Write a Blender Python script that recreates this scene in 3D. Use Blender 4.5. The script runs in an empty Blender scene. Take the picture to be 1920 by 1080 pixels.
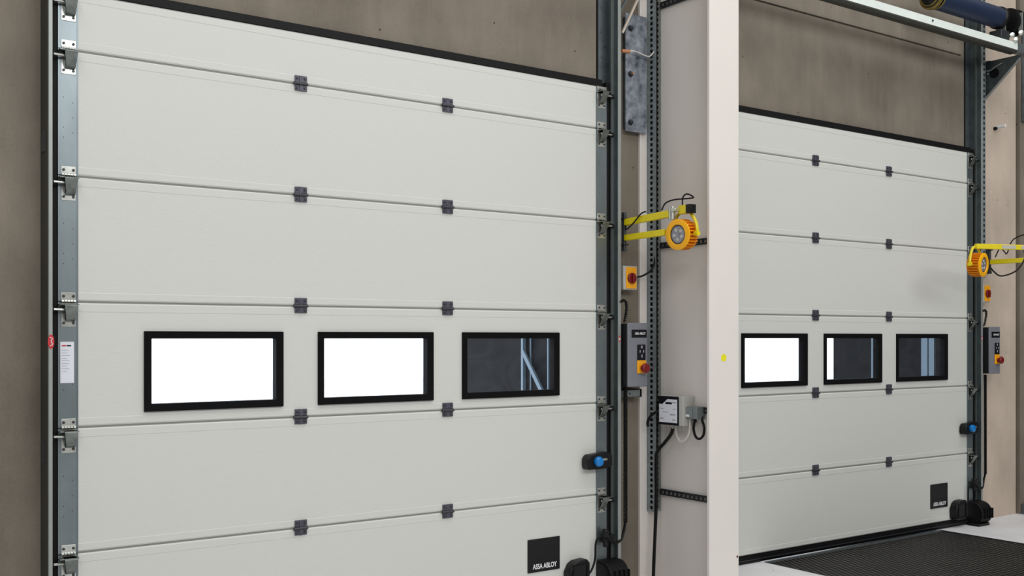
import bpy, bmesh, math, random
from mathutils import Vector, Matrix
random.seed(7)
S = bpy.context.scene
COL = S.collection
PI = math.pi

# ------------------------------------------------------------------ camera
CAM_D, CAM_H, FPX = 4.84, 1.51, 1984.0
cam_d = bpy.data.cameras.new('camera')
cam = bpy.data.objects.new('camera', cam_d)
COL.objects.link(cam)
cam.location = (0, -CAM_D, CAM_H)
cam.rotation_euler = (PI / 2, 0, -math.atan2(.579, .815))
cam_d.sensor_fit = 'HORIZONTAL'
cam_d.sensor_width = 36
cam_d.lens = FPX / 1920 * 36
cam_d.shift_y = 93 / 1920
cam_d.clip_start = .05
cam_d.clip_end = 500
S.camera = cam

# ------------------------------------------------------------------ view / world / lights
S.view_settings.view_transform = 'Standard'
S.view_settings.look = 'None'
S.view_settings.gamma = 1
S.view_settings.use_curve_mapping = False
S.view_settings.exposure = 0.0

w = bpy.data.worlds.new('overcast_sky')
S.world = w
w.use_nodes = True
bg = w.node_tree.nodes['Background']
bg.inputs[0].default_value = (.93, .96, 1, 1)
bg.inputs[1].default_value = 3.0


def area(name, loc, target, sx, sy, power, color=(1, 1, 1)):
    l = bpy.data.lights.new(name, 'AREA')
    l.shape = 'RECTANGLE'
    l.size, l.size_y = sx, sy
    l.energy = power
    l.color = color
    o = bpy.data.objects.new(name, l)
    COL.objects.link(o)
    o.location = loc
    d = Vector(target) - Vector(loc)
    o.rotation_euler = d.to_track_quat('-Z', 'Y').to_euler()
    return o


# assumed daylight
area('assumed_high_light', (2.5, -9.5, 5.9), (4.6, 0, 1.6), 15, 2.2, 575, (.985, 1, 1))
area('assumed_overhead_light', (6.0, -3.2, 7.4), (6.0, -3.2, 0), 10, 3.0, 250, (.985, 1, 1))
area('assumed_overhead_light', (-2.0, -3.2, 7.4), (-2.0, -3.2, 0), 5, 3.0, 85, (.985, 1, 1))


# ------------------------------------------------------------------ materials
def s2l(c):
    return tuple(((v / 255) / 12.92 if v <= 10 else (((v / 255) + .055) / 1.055) ** 2.4) for v in c) + (1,)


def mat(name, rgb, rough=.5, metal=0.0, spec=.5, var=0.0, scale=6.0, stretch=(1, 1, 1), bump=0.0, bscale=60,
        bstretch=None, detail=4, rgb2=None, emit=0, coat=0, wave=None):
    m = bpy.data.materials.new(name)
    m.use_nodes = True
    nt = m.node_tree
    b = nt.nodes['Principled BSDF']
    c = s2l(rgb)
    b.inputs['Base Color'].default_value = c
    b.inputs['Roughness'].default_value = rough
    b.inputs['Metallic'].default_value = metal
    b.inputs['Specular IOR Level'].default_value = spec
    b.inputs['Coat Weight'].default_value = coat
    if var or bump or rgb2:
        tc = nt.nodes.new('ShaderNodeTexCoord')
    if var or rgb2:
        mp = nt.nodes.new('ShaderNodeMapping')
        mp.inputs['Scale'].default_value = stretch
        nt.links.new(tc.outputs['Object'], mp.inputs[0])
        n = nt.nodes.new('ShaderNodeTexNoise')
        n.inputs['Scale'].default_value = scale
        n.inputs['Detail'].default_value = detail
        n.inputs['Roughness'].default_value = .62
        nt.links.new(mp.outputs[0], n.inputs['Vector'])
        r = nt.nodes.new('ShaderNodeValToRGB')
        r.color_ramp.elements[0].position = .3
        r.color_ramp.elements[1].position = .7
        if rgb2:
            r.color_ramp.elements[0].color = s2l(rgb2)
            r.color_ramp.elements[1].color = c
        else:
            r.color_ramp.elements[0].color = tuple(x * (1 - var) for x in c[:3]) + (1,)
            r.color_ramp.elements[1].color = tuple(min(1, x * (1 + var)) for x in c[:3]) + (1,)
        nt.links.new(n.outputs['Fac'], r.inputs[0])
        nt.links.new(r.outputs[0], b.inputs['Base Color'])
    if bump:
        mp2 = nt.nodes.new('ShaderNodeMapping')
        mp2.inputs['Scale'].default_value = bstretch or (1, 1, 1)
        nt.links.new(tc.outputs['Object'], mp2.inputs[0])
        n2 = nt.nodes.new('ShaderNodeTexNoise')
        n2.inputs['Scale'].default_value = bscale
        n2.inputs['Detail'].default_value = 3
        nt.links.new(mp2.outputs[0], n2.inputs['Vector'])
        bp = nt.nodes.new('ShaderNodeBump')
        bp.inputs['Strength'].default_value = bump
        bp.inputs['Distance'].default_value = .01
        nt.links.new(n2.outputs['Fac'], bp.inputs['Height'])
        nt.links.new(bp.outputs[0], b.inputs['Normal'])
    if emit:
        b.inputs['Emission Color'].default_value = c
        b.inputs['Emission Strength'].default_value = emit
    return m


M = {}
M['door'] = mat('white_coated_steel', (210, 210, 205), .48, spec=.35, bump=.10, bscale=26, bstretch=(.9, 1, 14))
M['seam'] = mat('grey_seam_gasket', (140, 140, 133), .7, spec=.2)
M['rubber'] = mat('black_rubber', (9, 9, 10), .6, spec=.25)
M['black'] = mat('black_plastic', (10, 10, 12), .42, spec=.35)
M['frame'] = mat('black_window_frame', (9, 9, 11), .7, spec=.12)
M['hinge'] = mat('dark_violet_grey_steel', (82, 80, 92), .42, metal=.35, var=.25, scale=60)
M['cap'] = mat('bluish_galvanised_sheet', (132, 142, 146), .36, metal=.82, var=.10, scale=9, stretch=(1, 1, .5))
M['galv'] = mat('galvanised_steel', (150, 158, 160), .42, metal=.8, var=.14, scale=14)
M['galvd'] = mat('dull_galvanised_steel', (104, 113, 116), .48, metal=.75, var=.2, scale=12)
M['lip'] = mat('bright_zinc_edge', (158, 163, 160), .45, metal=.4, var=.06, scale=10)
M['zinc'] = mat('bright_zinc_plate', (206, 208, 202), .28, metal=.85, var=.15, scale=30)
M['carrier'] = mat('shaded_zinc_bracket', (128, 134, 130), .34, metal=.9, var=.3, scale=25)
M['bolt'] = mat('dark_bolt_steel', (70, 72, 76), .4, metal=.6)
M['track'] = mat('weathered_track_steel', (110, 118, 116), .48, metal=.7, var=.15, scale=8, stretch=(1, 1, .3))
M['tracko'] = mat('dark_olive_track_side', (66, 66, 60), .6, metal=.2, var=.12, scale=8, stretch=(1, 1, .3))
M['blotch'] = mat('blotchy_hot_dip_zinc', (176, 182, 192), .45, metal=.35, rgb2=(58, 68, 84), scale=16, detail=6)
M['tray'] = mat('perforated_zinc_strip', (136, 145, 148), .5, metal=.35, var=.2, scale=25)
M['traylit'] = mat('lit_perforated_strip', (172, 176, 170), .5, metal=.2, var=.15, scale=25)  # paler tray zinc, light on the right wall put into the colour
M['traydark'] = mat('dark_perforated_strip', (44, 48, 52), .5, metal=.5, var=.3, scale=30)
M['cream'] = mat('cream_painted_steel', (229, 222, 216), .45, spec=.4, var=.02, scale=2)
M['yellow'] = mat('yellow_powder_coat', (226, 206, 22), .4, spec=.5, var=.06, scale=20)
M['amber'] = mat('amber_lamp_casting', (252, 180, 8), .42, spec=.5)
M['amberd'] = mat('deep_amber_fin', (232, 142, 6), .5, spec=.4)
M['orange'] = mat('orange_yellow_plate', (250, 172, 20), .5)
M['red'] = mat('dark_red_knob', (120, 14, 14), .4)
M['redb'] = mat('red_sticker_print', (200, 48, 52), .5)
M['lens'] = mat('grey_lamp_lens', (140, 140, 150), .15, metal=.3, var=.3, scale=40)
M['cbox'] = mat('slate_grey_enclosure', (122, 124, 132), .45, spec=.4)
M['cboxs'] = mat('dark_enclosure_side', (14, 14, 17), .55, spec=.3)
M['lgrey'] = mat('light_grey_plastic', (186, 184, 178), .5)
M['jgrey'] = mat('grey_junction_plastic', (122, 130, 130), .45)
M['paper'] = mat('white_label_paper', (226, 228, 236), .5, var=.02, scale=40)
M['ink'] = mat('black_label_ink', (12, 12, 22), .5, spec=.3)
M['inkg'] = mat('grey_label_ink', (150, 150, 160), .6)
M['white'] = mat('white_lettering', (228, 228, 230), .5)
M['blue'] = mat('blue_knob_plastic', (0, 122, 200), .32, coat=.3)
M['spring'] = mat('blue_spring_sleeve', (28, 42, 70), .5, spec=.5, var=.15, scale=20)
M['brass'] = mat('yellowed_brass_cone', (150, 130, 70), .45, metal=.7, var=.3, scale=40)
M['rail'] = mat('pale_green_zinc_rail', (236, 244, 238), .45, metal=.1, var=.05, scale=6)
M['wcable'] = mat('white_cable_sheath', (212, 208, 200), .5)
M['bcable'] = mat('black_cable_sheath', (8, 8, 8), .5, spec=.3)
M['beige'] = mat('beige_conduit_plastic', (196, 184, 170), .5)
M['copper'] = mat('orange_brown_cap', (186, 128, 88), .5)
M['dot'] = mat('yellow_paint_dot', (232, 226, 20), .6)
M['rust'] = mat('rust_speck', (110, 70, 60), .8)
M['ldark'] = mat('shelter_curtain', (14, 15, 20), .8, spec=.2, var=.3, scale=3)
M['lpost'] = mat('shelter_post_paint', (104, 124, 140), .5)


def concrete(name, c1, c2, rough=.85):
    m = bpy.data.materials.new(name)
    m.use_nodes = True
    nt = m.node_tree
    b = nt.nodes['Principled BSDF']
    b.inputs['Roughness'].default_value = rough
    b.inputs['Specular IOR Level'].default_value = .2
    tc = nt.nodes.new('ShaderNodeTexCoord')

    def noise(scale, st, det=5, rg=.6):
        mp = nt.nodes.new('ShaderNodeMapping')
        mp.inputs['Scale'].default_value = st
        nt.links.new(tc.outputs['Object'], mp.inputs[0])
        n = nt.nodes.new('ShaderNodeTexNoise')
        n.inputs['Scale'].default_value = scale
        n.inputs['Detail'].default_value = det
        n.inputs['Roughness'].default_value = rg
        nt.links.new(mp.outputs[0], n.inputs['Vector'])
        return n
    big = noise(1.6, (1, 1, .8))
    streak = noise(5, (2.4, 1, .4))
    fine = noise(90, (1, 1, 1), 3)
    mx = nt.nodes.new('ShaderNodeMath'); mx.operation = 'MULTIPLY_ADD'
    nt.links.new(big.outputs['Fac'], mx.inputs[0]); mx.inputs[1].default_value = .65
    m2 = nt.nodes.new('ShaderNodeMath'); m2.operation = 'MULTIPLY'
    nt.links.new(streak.outputs['Fac'], m2.inputs[0]); m2.inputs[1].default_value = .2
    nt.links.new(m2.outputs[0], mx.inputs[2])
    m3 = nt.nodes.new('ShaderNodeMath'); m3.operation = 'MULTIPLY_ADD'
    nt.links.new(fine.outputs['Fac'], m3.inputs[0]); m3.inputs[1].default_value = .15
    nt.links.new(mx.outputs[0], m3.inputs[2])
    r = nt.nodes.new('ShaderNodeValToRGB')
    r.color_ramp.elements[0].position = .36
    r.color_ramp.elements[1].position = .64
    r.color_ramp.elements[0].color = s2l(c1)
    r.color_ramp.elements[1].color = s2l(c2)
    nt.links.new(m3.outputs[0], r.inputs[0])
    # sparse blow holes
    v = nt.nodes.new('ShaderNodeTexVoronoi'); v.inputs['Scale'].default_value = 7
    nt.links.new(tc.outputs['Object'], v.inputs['Vector'])
    lt = nt.nodes.new('ShaderNodeMath'); lt.operation = 'LESS_THAN'; lt.inputs[1].default_value = .045
    nt.links.new(v.outputs['Distance'], lt.inputs[0])
    mix = nt.nodes.new('ShaderNodeMixRGB')
    nt.links.new(lt.outputs[0], mix.inputs[0])
    nt.links.new(r.outputs[0], mix.inputs[1])
    mix.inputs[2].default_value = s2l(tuple(x * .72 for x in c1))
    nt.links.new(mix.outputs[0], b.inputs['Base Color'])
    bp = nt.nodes.new('ShaderNodeBump'); bp.inputs['Strength'].default_value = .12; bp.inputs['Distance'].default_value = .01
    nt.links.new(fine.outputs['Fac'], bp.inputs['Height'])
    nt.links.new(bp.outputs[0], b.inputs['Normal'])
    return m


M['wall'] = concrete('taupe_concrete', (110, 102, 92), (141, 132, 119))
M['wallr'] = concrete('warm_pale_concrete', (176, 162, 148), (206, 190, 174))
M['floor'] = concrete('pale_grey_screed', (206, 205, 208), (232, 231, 232), .6)
M['plaster'] = mat('off_white_interior', (206, 203, 198), .9)
M['dark_wall'] = mat('dark_hall_side', (58, 58, 60), .9)  # tone of the unseen side walls, set dark to dim reflections and column web
M['yard'] = mat('bright_yard', (226, 228, 230), .9)


def leveller_mat():
    m = mat('black_tread_plate', (30, 30, 30), .6, metal=0, spec=.15)
    nt = m.node_tree
    b = nt.nodes['Principled BSDF']
    tc = nt.nodes.new('ShaderNodeTexCoord')
    prev = None
    for ang in (PI / 4, -PI / 4):
        mp = nt.nodes.new('ShaderNodeMapping')
        mp.inputs['Rotation'].default_value = (0, 0, ang)
        mp.inputs['Scale'].default_value = (34, 17, 1)
        nt.links.new(tc.outputs['Object'], mp.inputs[0])
        v = nt.nodes.new('ShaderNodeTexVoronoi')
        v.voronoi_dimensions = '2D'
        v.inputs['Scale'].default_value = 1
        v.inputs['Randomness'].default_value = 0
        nt.links.new(mp.outputs[0], v.inputs['Vector'])
        if prev:
            mn = nt.nodes.new('ShaderNodeMath'); mn.operation = 'MINIMUM'
            nt.links.new(prev, mn.inputs[0]); nt.links.new(v.outputs['Distance'], mn.inputs[1])
            prev = mn.outputs[0]
        else:
            prev = v.outputs['Distance']
    r = nt.nodes.new('ShaderNodeValToRGB')
    r.color_ramp.elements[0].position = .18
    r.color_ramp.elements[1].position = .34
    r.color_ramp.elements[0].color = s2l((112, 109, 105))
    r.color_ramp.elements[1].color = s2l((15, 15, 15))
    nt.links.new(prev, r.inputs[0])
    n = nt.nodes.new('ShaderNodeTexNoise'); n.inputs['Scale'].default_value = 2.2; n.inputs['Detail'].default_value = 3
    nt.links.new(tc.outputs['Object'], n.inputs['Vector'])
    mul = nt.nodes.new('ShaderNodeMixRGB'); mul.blend_type = 'MULTIPLY'; mul.inputs[0].default_value = .7
    nt.links.new(r.outputs[0], mul.inputs[1]); nt.links.new(n.outputs['Fac'], mul.inputs[2])
    nt.links.new(mul.outputs[0], b.inputs['Base Color'])
    bp = nt.nodes.new('ShaderNodeBump'); bp.inputs['Strength'].default_value = .6; bp.inputs['Distance'].default_value = .004
    bp.invert = True
    nt.links.new(prev, bp.inputs['Height']); nt.links.new(bp.outputs[0], b.inputs['Normal'])
    return m


M['tread'] = leveller_mat()


def glass_mat():
    m = bpy.data.materials.new('dusty_window_glazing')
    m.use_nodes = True
    nt = m.node_tree
    for n in list(nt.nodes):
        nt.nodes.remove(n)
    out = nt.nodes.new('ShaderNodeOutputMaterial')
    tr = nt.nodes.new('ShaderNodeBsdfTransparent')
    tr.inputs[0].default_value = (.93, .95, .97, 1)
    gl = nt.nodes.new('ShaderNodeBsdfGlossy')
    gl.inputs['Roughness'].default_value = .05
    df = nt.nodes.new('ShaderNodeBsdfDiffuse')
    df.inputs[0].default_value = (.4, .43, .48, 1)
    lw = nt.nodes.new('ShaderNodeLayerWeight'); lw.inputs[0].default_value = .5
    pw = nt.nodes.new('ShaderNodeMath'); pw.operation = 'POWER'; pw.inputs[1].default_value = 4
    nt.links.new(lw.outputs['Facing'], pw.inputs[0])
    fr = nt.nodes.new('ShaderNodeMath'); fr.operation = 'MULTIPLY_ADD'; fr.inputs[1].default_value = .6; fr.inputs[2].default_value = .03
    nt.links.new(pw.outputs[0], fr.inputs[0])
    mx = nt.nodes.new('ShaderNodeMixShader')
    nt.links.new(fr.outputs[0], mx.inputs[0]); nt.links.new(tr.outputs[0], mx.inputs[1]); nt.links.new(gl.outputs[0], mx.inputs[2])
    # wiped dust film
    tc = nt.nodes.new('ShaderNodeTexCoord')
    n = nt.nodes.new('ShaderNodeTexNoise'); n.inputs['Scale'].default_value = 6; n.inputs['Distortion'].default_value = 2.6
    n.inputs['Detail'].default_value = 3
    nt.links.new(tc.outputs['Object'], n.inputs['Vector'])
    r = nt.nodes.new('ShaderNodeMapRange')
    r.inputs['From Min'].default_value = .35; r.inputs['From Max'].default_value = .7
    r.inputs['To Min'].default_value = .0; r.inputs['To Max'].default_value = .022
    nt.links.new(n.outputs['Fac'], r.inputs[0])
    m2 = nt.nodes.new('ShaderNodeMixShader')
    nt.links.new(r.outputs[0], m2.inputs[0]); nt.links.new(mx.outputs[0], m2.inputs[1]); nt.links.new(df.outputs[0], m2.inputs[2])
    nt.links.new(m2.outputs[0], out.inputs[0])
    return m


M['glass'] = glass_mat()


# ------------------------------------------------------------------ mesh helpers
class MB:
    """collects shapes given in world metres; build() links them as ONE mesh object"""

    def __init__(s):
        s.bm = bmesh.new()

    def box(s, x0, x1, y0, y1, z0, z1, mi=0):
        vs = [s.bm.verts.new(p) for p in ((x0, y0, z0), (x1, y0, z0), (x1, y1, z0), (x0, y1, z0),
                                          (x0, y0, z1), (x1, y0, z1), (x1, y1, z1), (x0, y1, z1))]
        for f in ((0, 3, 2, 1), (4, 5, 6, 7), (0, 1, 5, 4), (1, 2, 6, 5), (2, 3, 7, 6), (3, 0, 4, 7)):
            s.bm.faces.new([vs[i] for i in f]).material_index = mi
        return s

    def prism(s, pts, axis, a, b, mi=0):
        """pts 2D outline; axis 'x': pts=(y,z); 'y': pts=(x,z); 'z': pts=(x,y)"""
        def P(p, t):
            return {'x': (t, p[0], p[1]), 'y': (p[0], t, p[1]), 'z': (p[0], p[1], t)}[axis]
        A = [s.bm.verts.new(P(p, a)) for p in pts]
        B = [s.bm.verts.new(P(p, b)) for p in pts]
        n = len(pts)
        for i in range(n):
            s.bm.faces.new((A[i], A[(i + 1) % n], B[(i + 1) % n], B[i])).material_index = mi
        s.bm.faces.new(A[::-1]).material_index = mi
        s.bm.faces.new(B).material_index = mi
        return s

    def lathe(s, prof, origin, axis, seg=28, mi=0):
        """prof: list of (t along axis, r)"""
        ax = Vector(axis).normalized()
        u = ax.orthogonal().normalized()
        v = ax.cross(u)
        o = Vector(origin)
        rings = []
        for t, r in prof:
            if r < 1e-6:
                rings.append([s.bm.verts.new(o + ax * t)])
            else:
                rings.append([s.bm.verts.new(o + ax * t + (u * math.cos(2 * PI * k / seg) + v * math.sin(2 * PI * k / seg)) * r)
                              for k in range(seg)])
        for a, b in zip(rings[:-1], rings[1:]):
            for k in range(seg):
                k2 = (k + 1) % seg
                if len(a) == 1 and len(b) == 1:
                    continue
                if len(a) == 1:
                    f = (a[0], b[k2], b[k])
                elif len(b) == 1:
                    f = (a[k], a[k2], b[0])
                else:
                    f = (a[k], a[k2], b[k2], b[k])
                s.bm.faces.new(f).material_index = mi
        return s

    def cyl(s, p0, p1, r, seg=20, mi=0):
        d = Vector(p1) - Vector(p0)
        L = d.length
        return s.lathe([(0, 0), (0, r), (L, r), (L, 0)], p0, d, seg, mi)

    def tube(s, pts, r, seg=8, mi=0, smooth=6):
        P = [Vector(p) for p in pts]
        if smooth > 1 and len(P) > 2:
            Q = []
            E = [P[0] * 2 - P[1]] + P + [P[-1] * 2 - P[-2]]
            for i in range(1, len(E) - 2):
                for k in range(smooth):
                    t = k / smooth
                    a, b, c, d = E[i - 1], E[i], E[i + 1], E[i + 2]
                    Q.append(.5 * ((2 * b) + (c - a) * t + (2 * a - 5 * b + 4 * c - d) * t * t + (3 * b - a - 3 * c + d) * t ** 3))
            Q.append(P[-1])
            P = Q
        up = None
        rings = []
        for i, p in enumerate(P):
            t = (P[min(i + 1, len(P) - 1)] - P[max(i - 1, 0)]).normalized()
            if up is None:
                up = t.orthogonal().normalized()
            else:
                up = (up - t * up.dot(t))
                up = up.normalized() if up.length > 1e-6 else t.orthogonal().normalized()
            q = t.cross(up)
            rings.append([s.bm.verts.new(p + (up * math.cos(2 * PI * k / seg) + q * math.sin(2 * PI * k / seg)) * r) for k in range(seg)])
        for a, b in zip(rings[:-1], rings[1:]):
            for k in range(seg):
                s.bm.faces.new((a[k], a[(k + 1) % seg], b[(k + 1) % seg], b[k])).material_index = mi
        s.bm.faces.new(rings[0][::-1]).material_index = mi
        s.bm.faces.new(rings[-1]).material_index = mi
        return s

    def ring_rect(s, x0, x1, z0, z1, b, y0, y1, yi=None, mi=0):
        """rectangular frame (opening towards +-y) with border b; inner lip stands at yi"""
        yi = y0 if yi is None else yi
        o = [(x0, z0), (x1, z0), (x1, z1), (x0, z1)]
        i = [(x0 + b, z0 + b), (x1 - b, z0 + b), (x1 - b, z1 - b), (x0 + b, z1 - b)]
        fo = [s.bm.verts.new((p[0], y0, p[1])) for p in o]
        fi = [s.bm.verts.new((p[0], yi, p[1])) for p in i]
        bo = [s.bm.verts.new((p[0], y1, p[1])) for p in o]
        bi = [s.bm.verts.new((p[0], y1, p[1])) for p in i]
        for k in range(4):
            j = (k + 1) % 4
            for f in ((fo[k], fo[j], fi[j], fi[k]), (fo[j], fo[k], bo[k], bo[j]), (fi[k], fi[j], bi[j], bi[k]), (bo[k], bi[k], bi[j], bo[j])):
                s.bm.faces.new(f).material_index = mi
        return s

    def build(s, name, mats, parent=None, bevel=0, org=None, smooth=35):
        bmesh.ops.recalc_face_normals(s.bm, faces=s.bm.faces)
        o_ = Vector((0, 0, 0))
        r = parent
        if r is not None:
            while r.parent:
                r = r.parent
            o_ = Vector(r.location)
        elif org is not None:
            o_ = Vector(org)
        for v in s.bm.verts:
            v.co -= o_
        me = bpy.data.meshes.new(name)
        s.bm.to_mesh(me)
        s.bm.free()
        for m in (mats if isinstance(mats, (list, tuple)) else [mats]):
            me.materials.append(M[m] if isinstance(m, str) else m)
        o = bpy.data.objects.new(name, me)
        COL.objects.link(o)
        if parent is not None:
            o.parent = parent
        elif org is not None:
            o.location = org
        if smooth:
            for p in me.polygons:
                p.use_smooth = True
            me.set_sharp_from_angle(angle=math.radians(smooth))
        if bevel:
            md = o.modifiers.new('edge', 'BEVEL')
            md.width = bevel
            md.segments = 2
            md.limit_method = 'ANGLE'
            md.angle_limit = math.radians(40)
        return o


def tag(o, label=None, cat=None, group=None, kind=None):
    if label: o['label'] = label
    if cat: o['category'] = cat
    if group: o['group'] = group
    if kind: o['kind'] = kind
    return o


DOTS = {}


def dots(name, pts, r, h, mt, parent, seg=8):
    """one small round head per point, facing the hall, sharing a mesh"""
    rt = parent
    while rt.parent:
        rt = rt.parent
    for p in pts:
        key = (name, r, h, mt, seg)
        if key not in DOTS:
            o = MB().lathe([(0, 0), (0, r), (h * .7, r), (h, r * .7), (h, 0)], (0, 0, 0), (0, -1, 0), seg).build(name, mt)
            DOTS[key] = o.data
        else:
            o = bpy.data.objects.new(name, DOTS[key])
            COL.objects.link(o)
        o.parent = parent
        o.location = Vector(p) - Vector(rt.location)


def thing(name, loc, label=None, cat=None, group=None, kind=None):
    o = bpy.data.objects.new(name, None)
    o.empty_display_size = .1
    COL.objects.link(o)
    o.location = loc
    return tag(o, label, cat, group, kind)


def kids(o):
    return [c for c in ALLOBJ() if c.parent == o]


def ALLOBJ():
    return list(bpy.data.objects)


def copy_tree(o, dx=0.0, parent=None, label=None, objs=None, skip=()):
    objs = objs if objs is not None else list(bpy.data.objects)
    c = o.copy()
    COL.objects.link(c)
    if parent is not None:
        c.parent = parent
    else:
        c.location = (o.location.x + dx, o.location.y, o.location.z)
        if label:
            c['label'] = label
    for ch in objs:
        if ch.parent == o and ch.name.split('.')[0] not in skip:
            copy_tree(ch, 0, c, None, objs, skip)
    return c


def lettering(name, s, size, loc, mat_, parent, width=None, rot=(PI / 2, 0, 0), depth=.0006, bold=0.0, cut=None):
    cu = bpy.data.curves.new(name, 'FONT')
    cu.body = s
    cu.size = size
    cu.extrude = depth
    cu.offset = bold
    cu.align_x = 'CENTER'
    cu.align_y = 'CENTER'
    t = bpy.data.objects.new(name + '_tmp', cu)
    COL.objects.link(t)
    bpy.context.view_layer.update()
    dg = bpy.context.evaluated_depsgraph_get()
    me = bpy.data.meshes.new_from_object(t.evaluated_get(dg))
    bpy.data.objects.remove(t)
    xs = [v.co.x for v in me.vertices]
    k = (width / (max(xs) - min(xs))) if width else 1
    R = Matrix.Rotation(rot[2], 4, 'Z') @ Matrix.Rotation(rot[0], 4, 'X')
    r = parent
    while r.parent:
        r = r.parent
    off = Vector(loc) - Vector(r.location)
    for v in me.vertices:
        v.co.x *= k
        v.co = R @ v.co + off
    me.materials.clear()
    me.materials.append(M[mat_])
    o = bpy.data.objects.new(name, me)
    COL.objects.link(o)
    o.parent = parent
    return o


# ------------------------------------------------------------------ layout constants (metres)
DX = 3.895                    # distance between the two door bays
CX = 2.588                    # centre of the left door
HW = 1.465                    # half width of the visible white leaf
WY = .055                     # face of the concrete wall
ZS = [.06, .575, 1.12, 1.665, 2.21, 2.755, 3.008]     # section joints

# ------------------------------------------------------------------ setting
ox0, ox1 = CX - HW - .0, CX + HW + .0
mb = MB()
T = WY + .22
TOP = 7.9
mb.box(-8, ox0, WY, T, -.3, TOP)
mb.box(ox0, ox1, WY, T, 3.0, TOP)
mb.box(ox1, 4.70, WY, T, -.3, TOP)
mb.box(4.70, ox0 + DX, WY, T, -.3, TOP)
mb.box(ox1 + DX, 8.14, WY, T, -.3, TOP)
z_j = 3.80
mb.box(ox0 + DX, ox1 + DX, WY, T, 3.0, z_j - .006)
mb.box(ox0 + DX, ox1 + DX, WY + .012, T, z_j - .006, z_j + .006)
mb.box(ox0 + DX, ox1 + DX, WY - .004, T, z_j + .006, TOP)
tag(mb.build('wall_front', 'wall', smooth=0), 'taupe concrete wall holding both white dock doors', 'wall', kind='structure')
mb = MB().box(8.14, 8.772, WY - .002, T, -.3, TOP)
tag(mb.build('wall_right', 'wallr', smooth=0), 'warm pale concrete pier right of the far door', 'wall', kind='structure')
mb = MB().box(8.772, 8.79, WY + .03, T, -.3, TOP).box(8.79, 13, WY - .03, T, -.3, TOP)
tag(mb.build('trim_1', 'wall', smooth=0), 'grey concrete strip at the right edge of the photo, behind the wall bracket', 'wall', kind='structure')
# floor with the pit of the leveller left open
lx0, lx1, ly0 = 5.50, 7.555, -2.6
mb = MB()
mb.box(-8, lx0, -13, T, -.3, 0).box(lx1, 13, -13, T, -.3, 0).box(lx0, lx1, -13, ly0, -.3, 0).box(lx0, lx1, ly0, T, -.3, -.06)
tag(mb.build('floor', 'floor', smooth=0), 'pale grey screeded floor around the black dock plate', 'floor', kind='structure')
tag(MB().box(-8, 13, -13, T, TOP, TOP + .2).build('ceiling', 'plaster', smooth=0), 'pale ceiling of the hall above the doors', 'ceiling', kind='structure')
tag(MB().box(-8.2, -8, -13, T, -.3, TOP).build('wall_left', 'dark_wall', smooth=0), 'dark side wall of the hall out of frame left', 'wall', kind='structure')
tag(MB().box(-8, 13, -13.2, -13, -.3, TOP).build('wall_back', 'plaster', smooth=0), 'pale wall of the hall behind the viewer', 'wall', kind='structure')
tag(MB().box(13, 13.2, -13, T, -.3, TOP).build('wall_far_side', 'dark_wall', smooth=0), 'dark side wall of the hall out of frame right', 'wall', kind='structure')
# outdoors
tag(MB().box(-40, 60, T + .02, 60, -1.5, -1.3).build('ground', 'yard', smooth=0), 'bright paved yard outside the door windows', 'ground', kind='structure')


# ------------------------------------------------------------------ dock leveller
t = thing('dock_leveller', ((lx0 + lx1) / 2, ly0 / 2, -.06), 'black tread-plate dock leveller set in the floor before the far door', 'dock leveller')
MB().box(lx0 + .012, lx1 - .012, ly0 + .012, -.045, -.055, -.006).build('deck', 'tread', t)
MB().box(lx0 + .012, lx1 - .012, -.034, -.022, -.055, 0.002).build('rear_bar', 'galv', t)
MB().box(lx0 + .0, lx1 - .0, -.018, WY + .1, -.058, -.008).build('lip', 'black', t)
for x_ in (lx0, lx1 - .01):
    MB().box(x_, x_ + .01, ly0, -.02, -.058, .001).build('edge_angle', 'bolt', t)


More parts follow.
